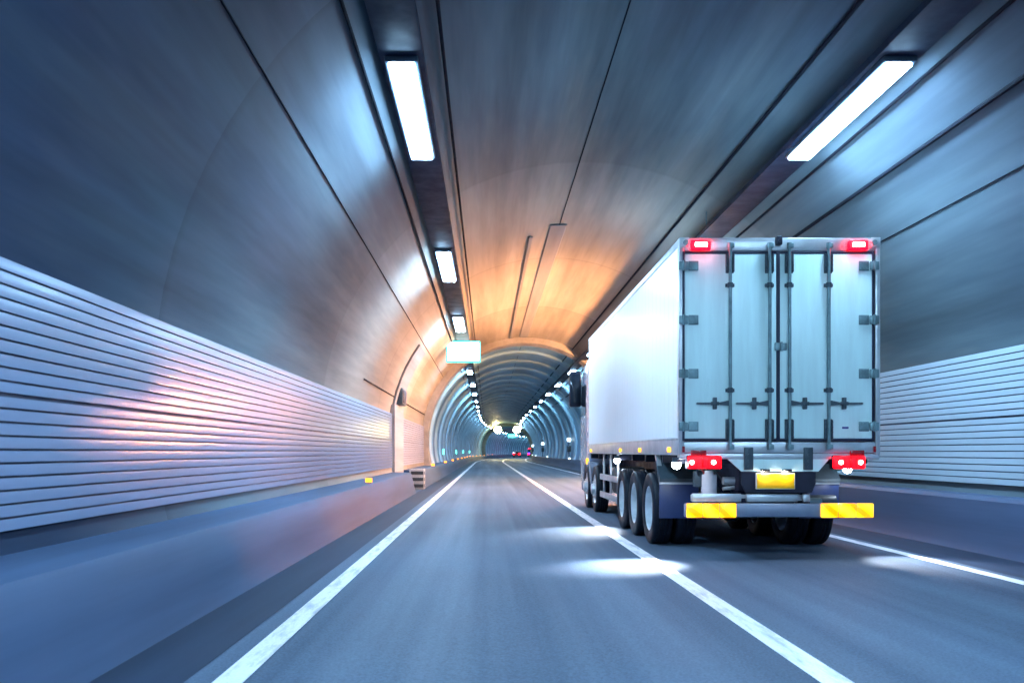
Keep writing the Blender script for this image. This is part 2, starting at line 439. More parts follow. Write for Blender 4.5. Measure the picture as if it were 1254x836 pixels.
# ------------------------------------------------------------------ luminaires
lum = thing('tunnel_luminaire', '-', 'ceiling lamp', (0, 0, 0))
bm = B(); box(bm, -.19, .19, 0, 3.5, 5.765, 5.833, .012); obj('housing', bm, M['lamp_housing'], lum)
bm = B(); box(bm, -.15, .15, .05, 3.45, 5.738, 5.764); obj('diffuser', bm, M['tube'], lum)
ORD = ['nearest', 'second', 'third', 'fourth', 'fifth', 'sixth', 'seventh', 'eighth']
first = True
for side, nm in ((-1, 'left'), (1, 'right')):
    for k in range(-4, 36):
        s = 10.5 + 10*k
        if s > 400: continue
        if k < 0: lab = f'white ceiling lamp of the {nm} row above and behind the viewer'
        elif k < 8: lab = (f'{ORD[k]} white lamp from the viewer on the {nm} cable tray' if k else
                           f'nearest long white lamp, the largest on the {nm} cable tray')
        elif s < 178: lab = f'small far white lamp of the {nm} row before the far dark arch'
        else: lab = f'tiny white lamp of the {nm} row beyond the far dark arch'
        grp = f'lamps of the {nm} ceiling row'
        p = P(s, side*UF, 0)
        if first:
            lum.location = p; lum.rotation_euler = (0, 0, yaw(s)); lum['label'] = lab; lum['group'] = grp; first = False
        else:
            q = dup(lum, p, yaw(s), lab, grp)
            if k >= 3: q.scale = (.85, .55, 1) if k < 7 else (.6, .45, 1)

# sodium floodlights on the right wall, ahead of the truck
sod = thing('sodium_floodlight', '-', 'floodlight', (0, 0, 0))
T = Matrix.Rotation(R_(32), 4, 'Y')
bm = B(); box(bm, -.02, .10, -.45, .45, -.22, .22, .02, T); obj('housing', bm, M['lamp_housing'], sod)
bm = B(); box(bm, -.034, -.021, -.40, .40, -.17, .17, 0, T); obj('lens', bm, M['sodium'], sod)
bm = B(); box(bm, .08, .42, -.05, .05, -.06, .06, .01); obj('bracket', bm, M['steel'], sod)
for k, s in enumerate((28, 32, 36, 40, 44)):
    lab = f'orange sodium floodlight on the right wall hidden by the truck, {ORD[k]} from the viewer'
    p = P(s, 4.55, 3.35)
    if k == 0: sod.location = p; sod.rotation_euler = (0, 0, R_(-30)); sod['label'] = lab; sod['group'] = 'sodium floodlights on the right wall'
    else:
        q = dup(sod, p, R_(-30), lab, 'sodium floodlights on the right wall')
        if k in (2, 4): q.rotation_euler = (0, R_(-62), R_(-32))

wl = thing('warning_beacon', '-', 'warning lamp', (0, 0, 0))  # unseen lamps added to put an orange reflection on the left panels
bm = B(); box(bm, -.14, .16, -.16, .16, -.06, 0, .01); obj('base', bm, M['lamp_housing'], wl)
bm = B(); lathe(bm, [(.001, .30), (.09, .28), (.14, .20), (.15, .001)], 20, Matrix.Rotation(R_(-90), 4, 'Y')); obj('dome', bm, M['beacon'], wl)
for k, s in enumerate((33.0, 37.0)):
    lab = ['orange dome beacon on the right wall, the one nearer the viewer', 'orange dome beacon on the right wall, the one farther from the viewer'][k]
    p = P(s, 4.82, 3.0)
    if k == 0: wl.location = p; wl['label'] = lab; wl['group'] = 'orange beacons on the right wall'
    else: dup(wl, p, 0, lab, 'orange beacons on the right wall')

# delineators
def delin(name, mat, label):
    t = thing(name, label, 'road marker')
    bm = B(); prism(bm, [(-.05, 0), (.05, 0), (.042, .12), (-.042, .12)], -.055, .055, 'x'); obj('base', bm, M['lamp_housing'], t)
    bm = B(); box(bm, -.075, .075, -.062, -.046, .015, .105, .01); obj('lens', bm, mat, t)
    return t
d0 = delin('amber_marker', M['amber_glow'], '-')
for k, s in enumerate([20.2, 44.0] + [57 + 12*i for i in range(13)]):
    lab = ['nearest amber marker on the left barrier before the striped barrier end', 'amber marker on the left barrier just past the striped barrier end'][k] if k < 2 else 'small far amber marker on the left barrier'
    p = P(s, UL - .26, .675)
    if k == 0: d0.location = p; d0['label'] = lab; d0['group'] = 'amber markers on the left barrier'
    else: dup(d0, p, yaw(s), lab, 'amber markers on the left barrier')
d1 = delin('white_marker', M['white_glow'], '-')
for k, s in enumerate([76, 104, 132, 160, 188]):
    lab = 'white marker on the right barrier ahead of the truck cab, the nearest one' if k == 0 else 'small far white marker on the right barrier'
    p = P(s, UR + .2, .755)
    if k == 0: d1.location = p; d1['label'] = lab; d1['group'] = 'white markers on the right barrier'
    else: dup(d1, p, yaw(s), lab, 'white markers on the right barrier')

# emergency phone posts with a lamp on the right
ph = thing('phone_post', '-', 'phone post')
bm = B(); cyl(bm, (0, 0, .7), (0, 0, 2.2), .05, 10); obj('post', bm, M['lamp_housing'], ph)
bm = B(); box(bm, -.15, .15, -.08, .08, 2.2, 2.48, .03); lp_ = obj('lamp_box', bm, M['white_glow'], ph)
bm = B(); box(bm, -.16, .16, -.14, .02, 1.35, 1.85, .02); obj('phone_case', bm, M['dark_steel'], ph)
for k, s in enumerate((76.0, 112.0, 150.0)):
    lab = ['nearest lit emergency phone post on the right, beside the truck cab', 'second lit emergency phone post on the right side', 'farthest lit emergency phone post on the right side'][k]
    p = P(s, 4.82, 0)
    if k == 0: ph.location = p; ph['label'] = lab; ph['group'] = 'emergency phone posts'
    else: dup(ph, p, yaw(s), lab, 'emergency phone posts')
# green exit plates on the left wall
ex = thing('exit_plate', '-', 'exit sign')
bm = B(); box(bm, -.03, .02, -.18, .18, 0, .40, .01); obj('case', bm, M['lamp_housing'], ex)
bm = B(); box(bm, .021, .03, -.15, .15, .03, .37, .004); obj('face', bm, M['green_glow'], ex)
bm = B(); box(bm, -.02, .10, -.20, -.181, .03, .37, .006)
obj('side_face', bm, M['green_glow'], ex)
for k, s in enumerate((62, 87, 112, 137)):
    lab = ['nearest small green lit exit plate low on the left wall', 'second small green lit exit plate low on the left wall', 'third small green lit exit plate low on the left wall', 'farthest tiny green exit plate low on the left wall'][k]
    p = P(s, -4.82, 1.15)
    if k == 0: ex.location = p; ex['label'] = lab; ex['group'] = 'exit plates on the left wall'
    else: dup(ex, p, yaw(s), lab, 'exit plates on the left wall')

# hanging lit sign and the far one
def sign(s, u, z, w, h, face, label):
    t = thing('lit_sign', label, 'lit sign', P(s, u, z), yaw(s))
    bm = B(); box(bm, -w/2, w/2, 0, .28, -h/2, h/2, .03); obj('case', bm, M['cyan_edge'], t)
    bm = B(); box(bm, -w/2 + .06, w/2 - .06, -.014, -.001, -h/2 + .06, h/2 - .06, .004); obj('face', bm, face, t)
    top = 5.83 - z
    for sx in (-1, 1):
        bm = B(); cyl(bm, (sx*w*.15, .14, h/2 - .02), (sx*w*.15, .14, max(top, h/2 + .1)), .03, 8); obj('hanger', bm, M['steel'], t)
    return t
sign(37.5, -2.83, 5.40, 1.38, .86, M['sign_glow'], 'bright cyan white lit sign box hanging below the left lamp row')
sign(205, -.4, 4.9, 1.7, .8, M['green_glow'], 'tiny teal lit sign between the far yellow floodlights')
# floodlights at the far arch
fl = thing('floodlight', '-', 'floodlight')
bm = B(); lathe(bm, [(.001, .5), (.45, .5), (.62, .1), (.66, 0)], 20, Matrix.Rotation(R_(90), 4, 'Z')); obj('housing', bm, M['lamp_housing'], fl)
bm = B(); lathe(bm, [(.001, .03), (.64, .02)], 20, Matrix.Rotation(R_(90), 4, 'Z')); obj('lens', bm, M['flood'], fl)
bm = B(); cyl(bm, (0, .3, .5), (0, .3, 1.3), .05, 8); obj('bracket', bm, M['steel'], fl)
p = P(176.5, -1.75, 5.55); fl.location = p; fl.rotation_euler = (0, 0, yaw(176)); fl['label'] = 'left one of two round yellow floodlights under the far dark arch'; fl['group'] = 'floodlights at the far arch'
dup(fl, P(176.5, 1.85, 5.55), yaw(176), 'right one of two round yellow floodlights under the far dark arch', 'floodlights at the far arch')

# ------------------------------------------------------------------ the truck (local: x right, y forward from rear, z up)
TX, TY = 3.624, 11.5
K = 11.5 / 1136.0
def lx(px): return (px - 597)*K - TX
def lz(py): return 1.35 + (553 - py)*K
tr = thing('box_truck', 'white five axle box truck with closed rear doors and red lamps in the right lane', 'truck', (TX, TY, 0))
def part(name, bm, mat, parent=tr, smooth=35): return obj(name, bm, M[mat], parent, smooth)
W = 1.243; L = 10.3; ZB, ZT = 1.33, 4.0
# cargo box: side walls with fine vertical ribs
def side_wall(sx):
    bm = B(); pts = []
    y = .10
    outer = sx*W
    n = 34; dy = (L - .1)/n
    for i in range(n):
        a = .1 + i*dy
        pts += [(outer, a), (outer, a + dy - .012), (outer - sx*.004, a + dy - .009), (outer - sx*.004, a + dy - .003)]
    pts += [(outer, L), (outer - sx*.06, L), (outer - sx*.06, .10)]
    prism(bm, pts, ZB + .20, ZT - .10, 'z')
    return bm
for sx in (-1, 1): part('side_wall', side_wall(sx), 'body_white', smooth=20)
bm = B(); box(bm, -W + .061, W - .061, .10, L, ZT - .07, ZT - .01, .004); part('roof', bm, 'body_white')
bm = B(); box(bm, -W + .061, W - .061, L - .06, L, ZB + .05, ZT - .071, .004); part('front_wall', bm, 'body_white')
bm = B(); box(bm, -W + .02, W - .02, .08, L, ZB + .02, ZB + .15, .005); part('floor', bm, 'chassis')
for sx in (-1, 1):
    bm = B(); x0, x1 = sorted((sx*(W - .05), sx*(W + .006)))
    box(bm, x0, x1, .09, L + .01, ZT - .099, ZT, .012); part('top_rail', bm, 'alloy')
    bm = B(); x0, x1 = sorted((sx*(W - .05), sx*(W + .008)))
    box(bm, x0, x1, .09, L + .01, ZB - .02, ZB + .199, .008); box(bm, x0 + (-.006 if sx < 0 else .02), x1 + (.006 if sx > 0 else -.02), .09, L, ZB + .17, ZB + .197, .004); part('bottom_rail', bm, 'alloy')
# rear frame
fr = B()
for sx in (-1, 1):
    x0, x1 = sorted((sx*(W + .004), sx*(W - .058))); box(fr, x0, x1, 0, .12, ZB - .02, ZT + .003, .008)
box(fr, -W + .059, W - .059, .004, .12, lz(307), ZT, .006)
box(fr, -W + .059, W - .059, .004, .12, 1.335, lz(541), .006)
frame = part('rear_frame', fr, 'alloy')
for sx in (-1, 1):
    bm = B(); box(bm, sx*(W - .058) - .058, sx*(W - .058) + .058, -.012, -.001, ZT - .12, ZT + .004, .006); c_ = part('corner_plate', bm, 'alloy', frame)
    bm = B(); cyl(bm, (sx*(W - .075), -.03, ZT - .062), (sx*(W - .075), -.013, ZT - .062), .034, 16); part('corner_eye', bm, 'steel', frame)
# doors
xc = lx(952.5)
for di, (xa, xb, rods, hs) in enumerate(((lx(836), xc, (893, 941.2), -1), (xc, lx(1069.5), (965.3, 1013.2), 1))):
    z0, z1 = lz(539.6), lz(308.2)
    a, b_ = xa + .022, xb - .022
    bm = B(); box(bm, a, b_, -.016, .03, z0 + .03, z1 - .03, .008); door = part('rear_door', bm, 'door_white')
    bm = B()
    box(bm, xa - .004, xa + .0215, -.022, .028, z0 + .0, z1 - .0, .006); box(bm, xb - .0215, xb + (-.002 if di == 0 else .004), -.022, .028, z0, z1, .006)
    box(bm, xa + .0225, xb - .0225, -.021, .028, z0 - .002, z0 + .029, .006); box(bm, xa + .0225, xb - .0225, -.021, .028, z1 - .029, z1 + .002, .006)
    part('door_seal', bm, 'seal', door)
    for py in (326, 392, 457.5, 522):
        zc = lz(py); bm = B(); e = xa if hs < 0 else xb
        x0, x1 = sorted((e - hs*(-.05), e - hs*.20))
        box(bm, *sorted((e + hs*.055, e - hs*.06)), -.05, -.023, zc - .052, zc + .052, .008)
        box(bm, *sorted((e - hs*.065, e - hs*.19)), -.034, -.017, zc - .06, zc + .06, .006)
        for k in range(3):
            for q in (-1, 1): cyl(bm, (e - hs*(.085 + k*.042), -.043, zc + q*.033), (e - hs*(.085 + k*.042), -.033, zc + q*.033), .012, 8)
        cyl(bm, (e - hs*.004, -.055, zc - .062), (e - hs*.004, -.055, zc + .062), .017, 10)
        part('hinge', bm, 'steel', door)
    for ri, rp_ in enumerate(rods):
        x = lx(rp_); bm = B()
        cyl(bm, (x, -.052, lz(549)), (x, -.052, lz(300.5)), .021, 14)
        for yy in (-.052,):
            for (zt, sgn) in ((lz(302), 1), (lz(547), -1)):
                cyl(bm, (x, -.052, zt - .035), (x, -.052, zt + .035), .032, 12)
                box(bm, x - .02, x + .045, -.085, -.05, zt - .03, zt + .03, .008)
        part('lock_rod', bm, 'steel', door)
        for (za, zb) in ((lz(334), lz(312)), (lz(538), lz(514))):
            bm = B(); box(bm, x - .052, x - .026, -.06, -.017, za, zb, .006); box(bm, x + .026, x + .052, -.06, -.017, za, zb, .006)
            box(bm, x - .05, x + .05, -.022, -.0165, za - .01, zb + .01, .002)
            for q in range(4):
                zq = za + (zb - za)*(q + .5)/4
                for e in (-1, 1): cyl(bm, (x + e*.039, -.07, zq), (x + e*.039, -.058, zq), .010, 8)
            part('rod_keeper', bm, 'dark_steel', door)
        for py in (350, 478):
            bm = B(); zc = lz(py); box(bm, x - .055, x + .055, -.045, -.017, zc - .022, zc + .022, .006)
            lathe(bm, [(.024, -.03), (.034, -.03), (.034, .03), (.024, .03)], 14, Matrix.Translation((x, -.052, zc)) @ Matrix.Rotation(R_(90), 4, 'Y'))
            part('rod_guide', bm, 'dark_steel', door)
        hd = -1 if di == 0 else 1
        zc = lz(494.2); bm = B()
        prism(bm, [(x + hd*.02, zc + .04), (x + hd*.14, zc + .014), (x + hd*.41, zc + .012), (x + hd*.425, zc), (x + hd*.41, zc - .010), (x + hd*.14, zc - .014), (x + hd*.02, zc - .026)], -.062, -.046, 'y')
        hub = x + hd*.19
        box(bm, hub - .022, hub + .022, -.075, -.017, zc - .07, zc + .075, .006); box(bm, hub - .05, hub + .05, -.07, -.044, zc - .02, zc + .022, .005)
        part('door_handle', bm, 'dark_steel', door)
    if di == 1:
        bm = B(); zc = lz(424.7); box(bm, xc - .05, xc + .03, -.05, -.023, zc - .05, zc + .05, .008); box(bm, xc + .035, xc + .10, -.045, -.017, zc - .045, zc + .045, .008)
        cyl(bm, (xc + .03, -.056, zc - .055), (xc + .03, -.056, zc + .055), .014, 8); part('centre_latch', bm, 'steel', door)
        bm = B(); x = lx(1034); zc = lz(523.5); box(bm, x - .035, x + .045, -.019, -.0165, zc - .012, zc + .012, .002); part('sticker', bm, 'car_blue', door)
# roof camera
bm = B(); zc = lz(296); x = lx(953); box(bm, x - .035, x + .035, -.07, .02, zc - .05, zc + .06, .012); cyl(bm, (x, -.085, zc), (x, -.068, zc), .022, 12); part('rear_camera', bm, 'chassis')
# top red lamps
for px in (857.5, 1049.5):
    x = lx(px); zc = lz(300.6)
    bm = B(); box(bm, x - .125, x + .125, -.05, .002, zc - .062, zc + .062, .02); mk = part('marker_lamp', bm, 'red_glow')
    bm = B(); box(bm, x - .075, x + .075, -.064, -.051, zc - .026, zc + .026, .006); part('bulb', bm, 'red_core', mk)
# apron under the sill, brackets
bm = B(); prism(bm, [(lx(884), 1.329), (lx(1022), 1.329), (lx(1003), lz(577)), (lx(909), lz(577))], .02, .05, 'y'); part('rear_apron', bm, 'door_white')
bm = B(); box(bm, -W, W, .012, .14, 1.26, 1.328, .008); part('rear_sill', bm, 'alloy')
for px in (916.5, 989.5):
    x = lx(px); bm = B(); box(bm, x - .055, x + .055, -.03, .018, lz(575), lz(547.5), .008)
    for q in range(4): cyl(bm, (x, -.042, lz(571) + q*.07), (x, -.030, lz(571) + q*.07), .018, 8)
    part('hinge_bracket', bm, 'dark_steel')
# tail lamps
for (a, b_, bulbs, hood) in ((841.8, 882.8, (846.5, 873), (846, 865)), (1019.5, 1058.5, (1028.5, 1052.5), (1041, 1058))):
    z0, z1 = lz(573.2), lz(558.3)
    bm = B(); box(bm, lx(a) - .01, lx(b_) + .01, -.005, .10, z0 - .01, z1 + .01, .015); tl = part('tail_lamp', bm, 'chassis')
    bm = B(); box(bm, lx(a), lx(b_), -.035, -.006, z0, z1, .014); part('lens', bm, 'tail_glow', tl)
    for p_ in bulbs:
        bm = B(); cyl(bm, (lx(p_), -.047, (z0+z1)/2), (lx(p_), -.036, (z0+z1)/2), .027, 18); part('bulb', bm, 'red_core', tl)
    bm = B(); xm = (lx(bulbs[0]) + lx(bulbs[1]))/2; box(bm, xm - .012, xm + .012, -.041, -.0355, z0 + .008, z1 - .008, .003); box(bm, xm - .075, xm - .069, -.040, -.0355, z0 + .008, z1 - .008, .001); box(bm, xm + .069, xm + .075, -.040, -.0355, z0 + .008, z1 - .008, .001); part('lens_rib', bm, 'red_lens', tl)
    bm = B(); box(bm, lx(hood[0]), lx(hood[1]), -.02, .06, z1 + .012, z1 + .075, .008); part('red_reflector', bm, 'red_lens', tl)
    bm = B(); xm = (lx(a) + lx(b_))/2; box(bm, xm - .03, xm + .03, .10, .3, z1 - .05, 1.33, .005); part('bracket', bm, 'chassis', tl)
for px in (837, 1071):
    bm = B(); box(bm, lx(px) - .016, lx(px) + .016, -.012, -.001, 1.345, 1.42, .004); part('side_reflector', bm, 'red_lens')
# plate, plate holder, cross bars, bumper
bm = B(); prism(bm, [(lx(909), lz(577.5)), (lx(1000), lz(577.5)), (lx(1000), lz(592)), (lx(995), lz(603)), (lx(914), lz(603)), (lx(909), lz(592))], .03, .07, 'y'); ph_ = part('plate_holder', bm, 'chassis')
bm = B(); box(bm, lx(925.6), lx(973.8), -.005, .028, lz(598.8), lz(578.6), .01); npl = part('number_plate', bm, 'plate_rim')
bm = B(); box(bm, lx(926.8), lx(972.6), -.010, -.0055, lz(597.8), lz(579.6), .002); part('plate_face', bm, 'plate', npl)
for px in (936, 963):  # small hooded lamps added to brighten the number plate
    bm = B(); box(bm, lx(px) - .045, lx(px) + .045, -.085, .029, lz(576.2), lz(574.2), .004); box(bm, lx(px) - .045, lx(px) + .045, -.085, -.078, lz(578.0), lz(576.3), .002); part('plate_lamp_hood', bm, 'chassis', npl)
    bm = B(); box(bm, lx(px) - .035, lx(px) + .035, -.074, -.03, lz(577.2), lz(576.4)); part('plate_lamp', bm, 'plate_lamp', npl)
bm = B(); box(bm, lx(850), lx(911), .10, .16, lz(615), lz(604.5), .012); box(bm, lx(917), lx(981), .10, .16, lz(615), lz(604.5), .012); box(bm, lx(987), lx(996), .10, .16, lz(615), lz(604.5), .012)
box(bm, lx(850), lx(996), .165, .20, lz(614), lz(606), .004); part('cross_bar', bm, 'alloy')
bm = B(); box(bm, lx(839), lx(1071), .0, .10, lz(633), lz(616.3), .02); bp = part('bumper_bar', bm, 'bumper')
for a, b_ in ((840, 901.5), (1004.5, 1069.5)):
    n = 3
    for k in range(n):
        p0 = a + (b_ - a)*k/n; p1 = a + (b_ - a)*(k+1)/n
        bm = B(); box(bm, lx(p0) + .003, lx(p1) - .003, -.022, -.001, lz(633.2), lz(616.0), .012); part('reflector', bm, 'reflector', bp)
for px in (914, 992):
    bm = B(); x = lx(px); prism(bm, [(.10, lz(632)), (.10, lz(617)), (.45, 1.05), (.75, 1.05), (.3, lz(632))], x - .04, x + .04, 'x'); part('bumper_bracket', bm, 'chassis')
# chassis
for sx in (-1, 1):
    bm = B(); box(bm, sx*.43 - .04, sx*.43 + .04, .15, 12.2, .86, 1.14, .008); box(bm, sx*.43 - .09, sx*.43 + .05, .15, 12.0, 1.142, 1.34, .004); part('chassis_rail', bm, 'chassis')
for y in (.3, 1.4, 2.8, 4.1, 5.6, 7.2, 8.8, 10.3):
    bm = B(); box(bm, -.39, .39, y - .05, y + .05, .90, 1.10, .008); box(bm, -W + .05, W - .05, y - .04, y + .04, 1.20, 1.335, .005); part('cross_member', bm, 'chassis')
# air canister and lines behind the left tail lamp
bm = B(); cyl(bm, (-.78, .42, .82), (-.78, .42, 1.06), .10, 16); cyl(bm, (-.78, .42, 1.06), (-.78, .42, 1.11), .06, 12); part('air_canister', bm, 'canister')
bm = B(); cyl(bm, (-.62, .34, .98), (-.42, .36, .98), .05, 12); part('air_valve', bm, 'alloy')
bm = B(); cyl(bm, (-.62, .34, .88), (-.42, .36, .90), .025, 10); part('air_pipe', bm, 'alloy')
bm = B(); box(bm, -.96, -.86, .4, .55, .9, 1.1, .01); part('relay_box', bm, 'dark_steel')
bm = B(); cyl(bm, (.55, 1.0, .66), (1.05, 1.0, .66), .11, 16); part('air_tank', bm, 'dark_steel')
for k in range(4):
    bm = B(); cyl(bm, (-.98 + k*.07, .30 + k*.05, 1.18), (-.70 + k*.16, .75, .62), .013, 8); part('air_hose', bm, ('chassis', 'car_red', 'chassis', 'steel')[k])
bm = B(); cyl(bm, (.38, .55, .70), (.72, .6, .70), .05, 12); part('exhaust_pipe', bm, 'steel')
bm = B(); box(bm, -.38, -.05, .28, .5, .90, 1.08, .02); part('battery_box', bm, 'dark_steel')
bm = B(); cyl(bm, (-.55, .9, .72), (.40, .9, .72), .15, 18); part('air_tank', bm, 'dark_steel')
# axles, wheels
def wheel_meshes():
    t = B()   # tyre, x from -.14 to .14, radius .52
    lathe(t, [(.30, -.10), (.33, -.128), (.40, -.142), (.47, -.140), (.505, -.128), (.522, -.105), (.525, -.06), (.512, -.056), (.512, -.046), (.526, -.042),
              (.526, -.006), (.512, -.004), (.512, .004), (.526, .006), (.526, .042), (.512, .046), (.512, .056), (.525, .06), (.522, .105),
              (.505, .128), (.47, .140), (.40, .142), (.33, .128), (.30, .10)], 48, close=True)
    return t
def rim_mesh(front):
    r = B()
    if front:   # convex hub towards -x
        lathe(r, [(.335, -.118), (.318, -.125), (.305, -.11), (.28, -.085), (.23, -.105), (.19, -.135), (.13, -.14), (.12, -.19), (.09, -.205), (.001, -.205)], 36)
        for k in range(10):
            a = 2*PI*k/10; cyl(r, (-.165, .16*math.cos(a), .16*math.sin(a)), (-.135, .16*math.cos(a), .16*math.sin(a)), .018, 8)
    else:       # dished
        lathe(r, [(.335, -.118), (.318, -.125), (.30, -.11), (.29, .02), (.26, .05), (.20, .045), (.165, .03), (.12, .03), (.11, -.06), (.08, -.075), (.001, -.075)], 36)
        for k in range(10):
            a = 2*PI*k/10; cyl(r, (.0, .145*math.cos(a), .145*math.sin(a)), (.035, .145*math.cos(a), .145*math.sin(a)), .016, 8)
    return r
def hole_mesh():
    h = B()
    for k in range(10):
        a = 2*PI*(k + .5)/10; x = .036
        cyl(h, (x, .232*math.cos(a), .232*math.sin(a)), (x + .02, .232*math.cos(a), .232*math.sin(a)), .026, 10)
    return h
AX = (2.10, 3.48, 4.85, 9.25, 10.90)
def mkwheel(front):
    w = part('wheel', wheel_meshes(), 'rubber'); w.name = 'wheel'
    part('rim', rim_mesh(front), 'rim', w)
    if not front: part('hand_holes', hole_mesh(), 'chassis', w)
    return w
def dupw(w):
    c = w.copy(); COL.objects.link(c); c.parent = tr
    for g in list(w.children):
        d = g.copy(); COL.objects.link(d); d.parent = c
    return c
w_r, w_f = mkwheel(False), mkwheel(True)
fr_, ff_ = True, True
for ai, y in enumerate(AX):
    for sx in (-1, 1):
        offs = (1.135, .80) if ai < 3 else (1.10,)
        for k, o_ in enumerate(offs):
            if ai < 3: w = w_r if fr_ else dupw(w_r); fr_ = False
            else: w = w_f if ff_ else dupw(w_f); ff_ = False
            w.location = (sx*o_, y, .526); 
            flip = (sx > 0) ^ (k == 1)
            w.rotation_euler = (random.uniform(0, 6), 0, 0) if not flip else (random.uniform(0, 6), 0, PI)
    bm = B(); cyl(bm, (-1.0, y, .526), (1.0, y, .526), .075, 14)
    if ai < 2:
        lathe(bm, [(.001, -.17), (.12, -.16), (.2, -.06), (.2, .06), (.12, .16), (.001, .17)], 18, Matrix.Translation((-.05, y, .526)))
        cyl(bm, (-.05, y + .15, .56), (-.05, y + .5, .66), .1, 12, .05)
    for sx in (-1, 1):
        box(bm, sx*.45 - .04, sx*.45 + .04, y - .6, y + .6, .68, .74, .01); cyl(bm, (sx*.6, y - .18, .42), (sx*.6, y - .18, .66), .09, 12)
    part('axle', bm, 'dark_steel')
bm = B(); cyl(bm, (-.55, 1.75, .50), (-.35, 1.6, .52), .07, 12); cyl(bm, (-.1, 1.65, .48), (.2, 1.75, .48), .08, 12); cyl(bm, (.1, 1.5, .62), (.3, 1.6, .60), .09, 12); part('brake_chamber', bm, 'dark_steel')
# mudguards and flaps behind the last axle
for sx in (-1, 1):
    c0, c1 = sorted((sx*1.245, sx*.70))
    bm = B(); prism(bm, [(1.36, .93), (1.40, .93), (1.62, 1.20), (1.60, 1.235), (1.30, .975), (1.30, .93)], c0, c1, 'x'); part('mudguard', bm, 'dark_steel')
    bm = B(); box(bm, c0, c1, 1.345, 1.37, .43, .928, .006); fl_ = part('mud_flap', bm, 'flap')
    bm = B(); box(bm, c0 - .003, c1 + .003, 1.325, 1.344, .90, .935, .004); part('clamp_strip', bm, 'alloy', fl_)
    bm = B(); e = sx*1.21; prism(bm, [(1.33, .93), (1.41, .93), (1.73, 1.31), (1.63, 1.31)], e - .03, e + .03, 'x'); part('mudguard_stay', bm, 'alloy')
# side guards, tanks
for sx in (-1, 1):
    e = sx*1.20
    bm = B()
    for zc in (.46, .83): box(bm, e - .02, e + .02, 5.75, 8.35, zc - .06, zc + .06, .008)
    for y in (6.0, 7.0, 8.1): box(bm, e - sx*.04 - .02, e - sx*.04 + .02, y - .04, y + .04, .42, 1.30, .005)
    part('side_guard', bm, 'alloy')
    bm = B(); box(bm, *sorted((sx*.55, sx*1.10)), 6.1, 7.6, .50, 1.05, .10); ft = part('fuel_tank', bm, 'dark_steel')
    for y in (6.4, 7.3):
        bm = B(); box(bm, *sorted((sx*.545, sx*1.108)), y - .03, y + .03, .492, 1.058, .10); part('strap', bm, 'alloy', ft)
# side markers
for sx in (-1, 1):
    for y in (.57, 2.9, 5.0, 9.7):
        bm = B(); x = sx*(W + .008); box(bm, *sorted((x, x + sx*.03)), y - .06, y + .06, 1.345, 1.41, .012); part('side_marker', bm, 'marker_glow')
# wheel lamps shining onto the road
def lampbeam(name, loc, aim, power, ang):
    bm = B(); x, y, z = loc
    cyl(bm, (x, y, z - .02), (x, y, z + .06), .05, 14); lp = part(name, bm, 'dark_steel')
    d = (Vector(aim) - Vector(loc)).normalized()
    bm = B(); bmesh.ops.create_uvsphere(bm, u_segments=14, v_segments=8, radius=.058, matrix=Matrix.Translation(Vector(loc) + Vector((0, 0, -.03)))); part('lens', bm, 'work_glow', lp)
    li = bpy.data.lights.new('lamp_beam', 'SPOT'); li.energy = power; li.spot_size = R_(ang); li.spot_blend = 1.0; li.color = (.85, .92, 1.0); li.shadow_soft_size = .10
    lo = bpy.data.objects.new('lamp_beam', li); COL.objects.link(lo); lo.parent = lp
    lo.location = Vector(loc) + Vector((0, 0, -.085)) + d*.03
    lo.rotation_euler = d.to_track_quat('-Z', 'Y').to_euler()
lampbeam('work_lamp', (-W - .02, .10, 1.22), (-1.95, -.55, 0), 950, 60)
lampbeam('work_lamp', (-W + .0, 5.55, 1.22), (-2.05, 4.3, 0), 650, 58)
lampbeam('work_lamp', (W - .02, 1.0, 1.15), (1.75, -.45, 0), 450, 56)
